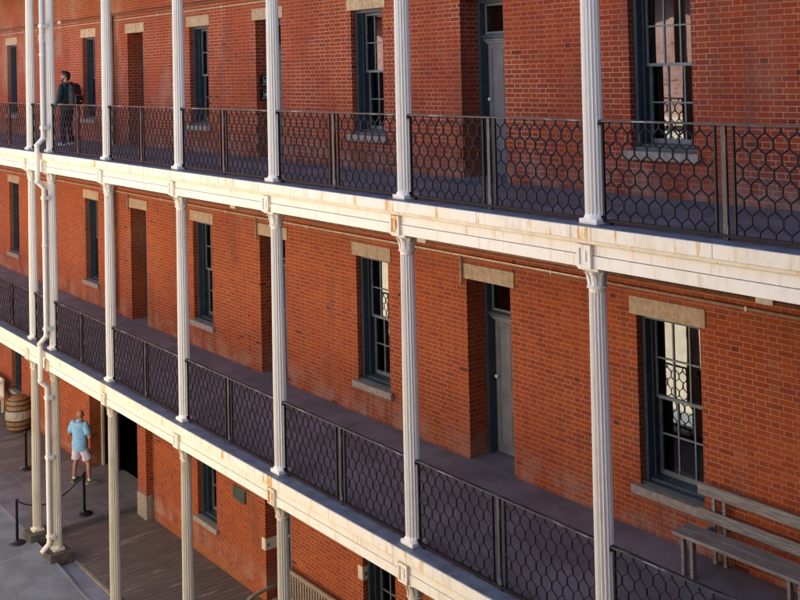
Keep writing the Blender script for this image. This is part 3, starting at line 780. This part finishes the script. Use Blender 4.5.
# ------------------------------------------------------------------ people
def remesh(mb, name, m, parent, vox, sm=6):
    me = mb.mesh(name + '_src', m); tmp = bpy.data.objects.new('tmp', me); C.objects.link(tmp)
    md = tmp.modifiers.new('r', 'REMESH'); md.mode = 'VOXEL'; md.voxel_size = vox
    s = tmp.modifiers.new('s', 'SMOOTH'); s.factor = .5; s.iterations = sm
    dg = bpy.context.evaluated_depsgraph_get(); ev = tmp.evaluated_get(dg)
    out = bpy.data.meshes.new_from_object(ev); bpy.data.objects.remove(tmp); bpy.data.meshes.remove(me)
    if name in ('t_shirt', 'shorts', 'jumper', 'trousers', 'pack_body'):      # loose folds
        for v in out.vertices:
            q = v.co.copy(); f = noise.noise(Vector((q.x * 7, q.y * 7, q.z * 13 + q.x * 9))) + .5 * noise.noise(Vector((q.x * 19 + 4, q.y * 19, q.z * 26)))
            v.co = q + v.normal * f * .011
    out.polygons.foreach_set('use_smooth', [True] * len(out.polygons)); out.name = name
    if not out.materials: out.materials.append(m)
    return link(name, out, parent)
def limb(b, pts, rs):
    b.tube(pts, rs, 14)
    for p, r in zip(pts, rs): b.ball(p, r, 12, 8)
def hand(b, wrist, d, side, out):
    """palm along d, thumb towards out; five separate fingers, slightly curled towards side"""
    w = Vector(wrist); d = Vector(d).normalized(); out = Vector(out); out = (out - d * out.dot(d)).normalized(); nrm = d.cross(out) * side
    for k in (-1.5, -.5, .5, 1.5):
        base = w + d * .085 + out * (k * .019); ln = (.062, .074, .078, .066)[int(k + 1.5)]
        p1 = base + d * ln * .5 + nrm * .008; p2 = base + d * ln * .9 + nrm * .034
        b.tube([w + d * .02 + out * k * .014, base], .012, 8); limb(b, [base, p1, p2], [.0095, .009, .0075])
    b.ball(tuple(w + d * .05), .032, 10, 8)
    t0 = w + d * .03 + out * .028; limb(b, [t0, t0 + d * .03 + out * .026, t0 + d * .06 + out * .03 + nrm * .014], [.013, .011, .009])

TORSO = [(0, 0, .84, .150, .115), (0, -.005, .93, .168, .125), (0, .005, 1.06, .150, .108), (0, .01, 1.20, .165, .115), (0, .005, 1.32, .185, .120), (0, -.005, 1.40, .185, .108), (0, -.01, 1.455, .135, .085), (0, -.01, 1.50, .068, .066)]
def grow(rg, d): return [(x, y, z, a + d, c + d) for x, y, z, a, c in rg]
def head(b, yaw, z=1.645, bald=False):
    """head with brow, nose, lips, chin and ears, turned by yaw; returns transform"""
    T = Matrix.Translation((0, .03, z)) @ Matrix.Rotation(yaw, 4, 'Z') @ Matrix.Scale(1.06, 4)
    h = MB()
    h.ball((0, -.012, .03), (.076, .096, .092), 20, 14); h.ball((0, .018, -.035), (.060, .072, .075), 16, 12)
    h.ball((0, .060, -.088), (.030, .026, .022), 10, 8); h.tube([(0, .088, .022), (0, .108, -.014), (0, .096, -.026)], [.010, .016, .012], 8)
    h.ball((0, .078, .038), (.055, .018, .012), 10, 8); h.ball((0, .083, -.052), (.024, .012, .006), 8, 6); h.ball((0, .081, -.064), (.020, .012, .007), 8, 6)
    for s in (-1, 1): h.ball((s * .076, -.008, .002), (.012, .022, .034), 8, 8); h.ball((s * .045, .062, -.012), (.02, .02, .018), 8, 6)
    h.tube([(0, -.03, -.16), (0, -.012, -.06)], [.056, .054], 14)
    for v in h.b.verts: v.co = T @ v.co
    tm = bpy.data.meshes.new('h'); h.b.to_mesh(tm); h.b.free(); b.b.from_mesh(tm); bpy.data.meshes.remove(tm)
    return T

def person_blue():
    t = thing('person', 'bald man in sky blue t-shirt and pale lilac shorts near the dark doorway', 'person', (-25.72, -.56, .104), math.radians(28)); t.scale = (1.02,) * 3
    LK, RK = (-.15, .02, .50), (.20, .06, .50); LA, RA = (-.17, -.03, .09), (.27, .0, .09)
    LE, RE = (-.30, -.02, 1.14), (.33, -.04, 1.13); LW, RW = (-.27, .16, 1.03), (.30, .19, 1.10)
    b = MB(); b.rings(TORSO, 24); T = head(b, math.radians(38), 1.60)
    limb(b, [(-.09, 0, .90), LK, (-.165, -.005, .34), LA], [.088, .056, .056, .036]); limb(b, [(.09, 0, .90), RK, (.24, .02, .34), RA], [.088, .056, .056, .036])
    limb(b, [LA, (-.18, .08, .05), (-.185, .14, .035)], [.036, .036, .03]); limb(b, [RA, (.32, .06, .05), (.36, .11, .035)], [.036, .036, .03])
    limb(b, [(-.185, -.005, 1.405), LE, LW], [.054, .041, .029]); limb(b, [(.185, -.005, 1.405), RE, RW], [.054, .041, .029])
    hand(b, LW, (.15, .9, -.3), 1, (.8, 0, .4)); hand(b, RW, (-.1, .95, .1), -1, (-.8, 0, .4))
    remesh(b, 'body', M['skin2'], t, .0075)
    s = MB(); s.rings([(0, 0, .80, .212, .160), (0, -.004, .95, .215, .165)] + grow(TORSO[2:7], .042), 24)
    s.tube([(0, -.01, 1.43), (0, -.010, 1.49), (0, -.012, 1.525)], [.10, .078, .068], 16)
    for sx, E in ((-1, LE), (1, RE)):
        S = Vector((sx * .178, -.005, 1.405)); e = Vector(E); s.tube([S, S.lerp(e, .35), S.lerp(e, .78)], [.085, .085, .084], 14); s.ball(tuple(S), .082, 12, 8)
    remesh(s, 't_shirt', M['tshirt'], t, .010, 5)
    p = MB(); p.rings([(0, 0, .80, .172, .135), (0, 0, .93, .183, .140), (0, 0, .98, .17, .125)], 20)
    for H_, K_ in (((-.088, 0, .88), LK), ((.088, 0, .88), RK)):
        H_, K_ = Vector(H_), Vector(K_); p.tube([H_, H_.lerp(K_, .45), H_.lerp(K_, .86)], [.112, .112, .116], 16)
    remesh(p, 'shorts', M['shorts'], t, .010, 4)
    for A, Tt in ((LA, (-.187, .15, .035)), (RA, (.38, .11, .035))):
        A, Tt = Vector(A), Vector(Tt); d = (Tt - A); d.z = 0; d.normalize(); sh = MB(); hz = Vector((A.x, A.y, .045))
        sh.tube([hz - d * .075, hz - d * .04, hz + d * .05, hz + d * .13, hz + d * .185], [.028, .046, .048, .042, .024], 12)
        o = remesh(sh, 'shoe', M['shoe'], t, .008, 3)
        so = MB(); so.tube([hz - d * .09 - Vector((0, 0, .03)), hz - d * .04 - Vector((0, 0, .031)), hz + d * .12 - Vector((0, 0, .031)), hz + d * .205 - Vector((0, 0, .03))], [.02, .043, .042, .02], 12)
        for v in so.b.verts: v.co.z = max(.002, min(v.co.z, .024))
        so.build('sole', M['lime'], o)
        MB().tube([(A.x, A.y, .075), (A.x, A.y, .125)], [.046, .042], 12).build('sock', M['wshoe'], o)
    gl = MB(); 
    for sx in (-1, 1): gl.ball((sx * .034, .098, .012), (.026, .010, .018), 10, 6); gl.tube([(sx * .058, .09, .016), (sx * .08, -.01, .018)], .004, 6)
    gl.tube([(-.012, .104, .014), (.012, .104, .014)], .004, 6)
    for v in gl.b.verts: v.co = T @ v.co
    gl.build('sunglasses', M['glasses'], t)
    # small camera held in front (its own thing)
    return t
pb = person_blue()

def person_pack():
    loc = (-24.75, -1.12, H3 - .067); rz = math.radians(116)
    t = thing('person', 'dark haired bearded man in dark teal jumper and navy trousers on the top gallery', 'person', loc, rz); t.scale = (1.0,) * 3
    LK, RK = (-.11, .03, .50), (.11, .04, .50); LA, RA = (-.12, -.02, .09), (.13, -.02, .09)
    LE, RE = (-.28, -.04, 1.14), (.28, -.03, 1.14); LW, RW = (-.25, .12, .95), (.25, .14, .96)
    b = MB(); b.rings(TORSO, 24); T = head(b, math.radians(18))
    limb(b, [(-.09, 0, .90), LK, (-.118, .0, .34), LA], [.086, .055, .054, .036]); limb(b, [(.09, 0, .90), RK, (.125, .0, .34), RA], [.086, .055, .054, .036])
    limb(b, [LA, (-.13, .08, .05), (-.135, .14, .035)], [.036, .036, .03]); limb(b, [RA, (.16, .08, .05), (.18, .13, .035)], [.036, .036, .03])
    limb(b, [(-.185, -.005, 1.405), LE, LW], [.054, .041, .029]); limb(b, [(.185, -.005, 1.405), RE, RW], [.054, .041, .029])
    hand(b, LW, (.05, .6, -.7), 1, (.8, .3, .2)); hand(b, RW, (-.05, .6, -.7), -1, (-.8, .3, .2))
    remesh(b, 'body', M['skin'], t, .0075)
    s = MB(); s.rings([(0, 0, .86, .182, .142), (0, -.004, .95, .180, .142)] + grow(TORSO[2:7], .02), 24); s.tube([(0, -.01, 1.44), (0, -.008, 1.51)], [.09, .068], 16)
    for E, Wr in ((LE, LW), (RE, RW)):
        sx = 1 if E[0] > 0 else -1; limb(s, [(sx * .180, -.005, 1.405), E, tuple(Vector(E).lerp(Vector(Wr), .92))], [.070, .056, .042])
    remesh(s, 'jumper', M['sweater'], t, .010, 5)
    p = MB(); p.rings([(0, 0, .82, .165, .130), (0, 0, .93, .178, .136), (0, 0, .98, .165, .12)], 20)
    limb(p, [(-.088, 0, .88), LK, LA], [.100, .075, .062]); limb(p, [(.088, 0, .88), RK, RA], [.100, .075, .062])
    remesh(p, 'trousers', M['jeans'], t, .010, 4)
    for A, Tt in ((LA, (-.14, .15, .035)), (RA, (.185, .14, .035))):
        A, Tt = Vector(A), Vector(Tt); d = (Tt - A); d.z = 0; d.normalize(); sh = MB(); hz = Vector((A.x, A.y, .045))
        sh.tube([hz - d * .075, hz - d * .04, hz + d * .05, hz + d * .13, hz + d * .185], [.030, .047, .048, .042, .024], 12)
        remesh(sh, 'shoe', M['wshoe'], t, .008, 3)
    hr = MB(); hr.ball((0, -.022, .052), (.083, .098, .085), 20, 14); hr.ball((0, .045, .108), (.062, .050, .032), 14, 10); hr.ball((0, -.07, .0), (.066, .045, .075), 14, 10)
    for i in range(26):
        a = random.uniform(0, 2 * PI); q = random.uniform(.2, .95); hr.ball((.07 * q * math.cos(a), -.01 + .085 * q * math.sin(a), .118 - .05 * q * q), random.uniform(.014, .022), 8, 6)
    for s_ in (-1, 1): hr.ball((s_ * .07, .012, .01), (.012, .016, .035), 8, 6)
    for v in hr.b.verts: v.co = T @ v.co
    remesh(hr, 'hair', M['hair'], t, .008, 2)
    bd = MB(); bd.ball((0, .062, -.088), (.036, .030, .026), 12, 8)
    for s_ in (-1, 1): bd.tube([(s_ * .066, .015, -.03), (s_ * .056, .045, -.068), (s_ * .028, .072, -.084)], [.012, .018, .02], 8)
    bd.tube([(-.03, .088, -.042), (0, .096, -.040), (.03, .088, -.042)], .008, 8)
    for v in bd.b.verts: v.co = T @ v.co
    remesh(bd, 'beard', M['hair'], t, .006, 2)
    k = thing('backpack', 'bulky black backpack with red trim worn by the man on the top gallery', 'backpack', loc, rz)
    pk = MB(); pk.rings([(0, -.26, .93, .14, .09), (0, -.27, .97, .175, .125), (0, -.275, 1.15, .185, .140), (0, -.265, 1.32, .180, .130), (0, -.25, 1.44, .155, .105), (0, -.235, 1.49, .10, .06)], 24)
    pk.rings([(0, -.39, 1.0, .11, .03), (0, -.40, 1.04, .13, .05), (0, -.40, 1.16, .13, .05), (0, -.39, 1.2, .10, .03)], 16)
    remesh(pk, 'pack_body', M['pack'], k, .011, 5)
    for sx in (-1, 1):
        MB().tube([(sx * .12, -.15, 1.47), (sx * .125, -.02, 1.515), (sx * .125, .10, 1.43), (sx * .135, .145, 1.25), (sx * .16, .06, 1.08), (sx * .17, -.12, 1.0)], .022, 8).build('strap', M['pack'], k, True)
    MB().tube([(-.13, -.405, 1.215), (0, -.425, 1.205), (.13, -.405, 1.215)], .011, 8).build('zip_trim', M['red'], k, True)
    MB().tube([(.172, -.36, 1.02), (.182, -.36, 1.25), (.165, -.33, 1.40)], .010, 8).build('side_trim', M['red'], k, True)
    MB().box(-.03, .03, -.458, -.448, 1.05, 1.08).build('badge', M['signwht'], k)
person_pack()

# ------------------------------------------------------------------ light
W = bpy.data.worlds.new('World'); bpy.context.scene.world = W; W.use_nodes = True
nt = W.node_tree; nt.nodes.clear()
sky = nt.nodes.new('ShaderNodeTexSky'); sky.sky_type = 'NISHITA'; sky.sun_disc = False
bg = nt.nodes.new('ShaderNodeBackground'); ow = nt.nodes.new('ShaderNodeOutputWorld')
sv = Vector((.66, .43, .62)).normalized()
sky.sun_elevation = math.asin(sv.z); sky.sun_rotation = math.atan2(sv.x, sv.y)
bg.inputs[1].default_value = .075
nt.links.new(sky.outputs[0], bg.inputs[0]); nt.links.new(bg.outputs[0], ow.inputs[0])
sl = bpy.data.lights.new('sun', 'SUN'); sl.energy = 5.0; sl.angle = math.radians(.5); sl.color = (1, .93, .81)
so = bpy.data.objects.new('sun', sl); C.objects.link(so); so.rotation_euler = (-sv).to_track_quat('-Z', 'Y').to_euler()

# ------------------------------------------------------------------ camera
cd = bpy.data.cameras.new('camera'); cam = bpy.data.objects.new('camera', cd); C.objects.link(cam)
R_ = Vector((.61642644, .7870635, -.0234411)); U_ = Vector((.03221665, .00453521, .99947062)); F_ = Vector((-.78675316, .61685531, .02256093))
cam.matrix_world = Matrix(((R_.x, U_.x, -F_.x, 0), (R_.y, U_.y, -F_.y, -10.37), (R_.z, U_.z, -F_.z, 10.0925), (0, 0, 0, 1)))
cd.sensor_width = 36; cd.lens = 1053.65 / 800 * 36; cd.shift_y = -(300 - 46.64) / 800; cd.clip_end = 2000; cd.clip_start = .05
sc = bpy.context.scene; sc.camera = cam
sc.view_settings.view_transform = 'Standard'; sc.view_settings.look = 'None'; sc.view_settings.gamma = 1
sc.view_settings.use_curve_mapping = False; sc.view_settings.exposure = 2.8
sc.cycles.max_bounces = 8; sc.cycles.diffuse_bounces = 3; sc.cycles.use_denoising = True
try: sc.cycles.denoiser = 'OPENIMAGEDENOISE'
except Exception: pass
sc.cycles.sample_clamp_indirect = 6
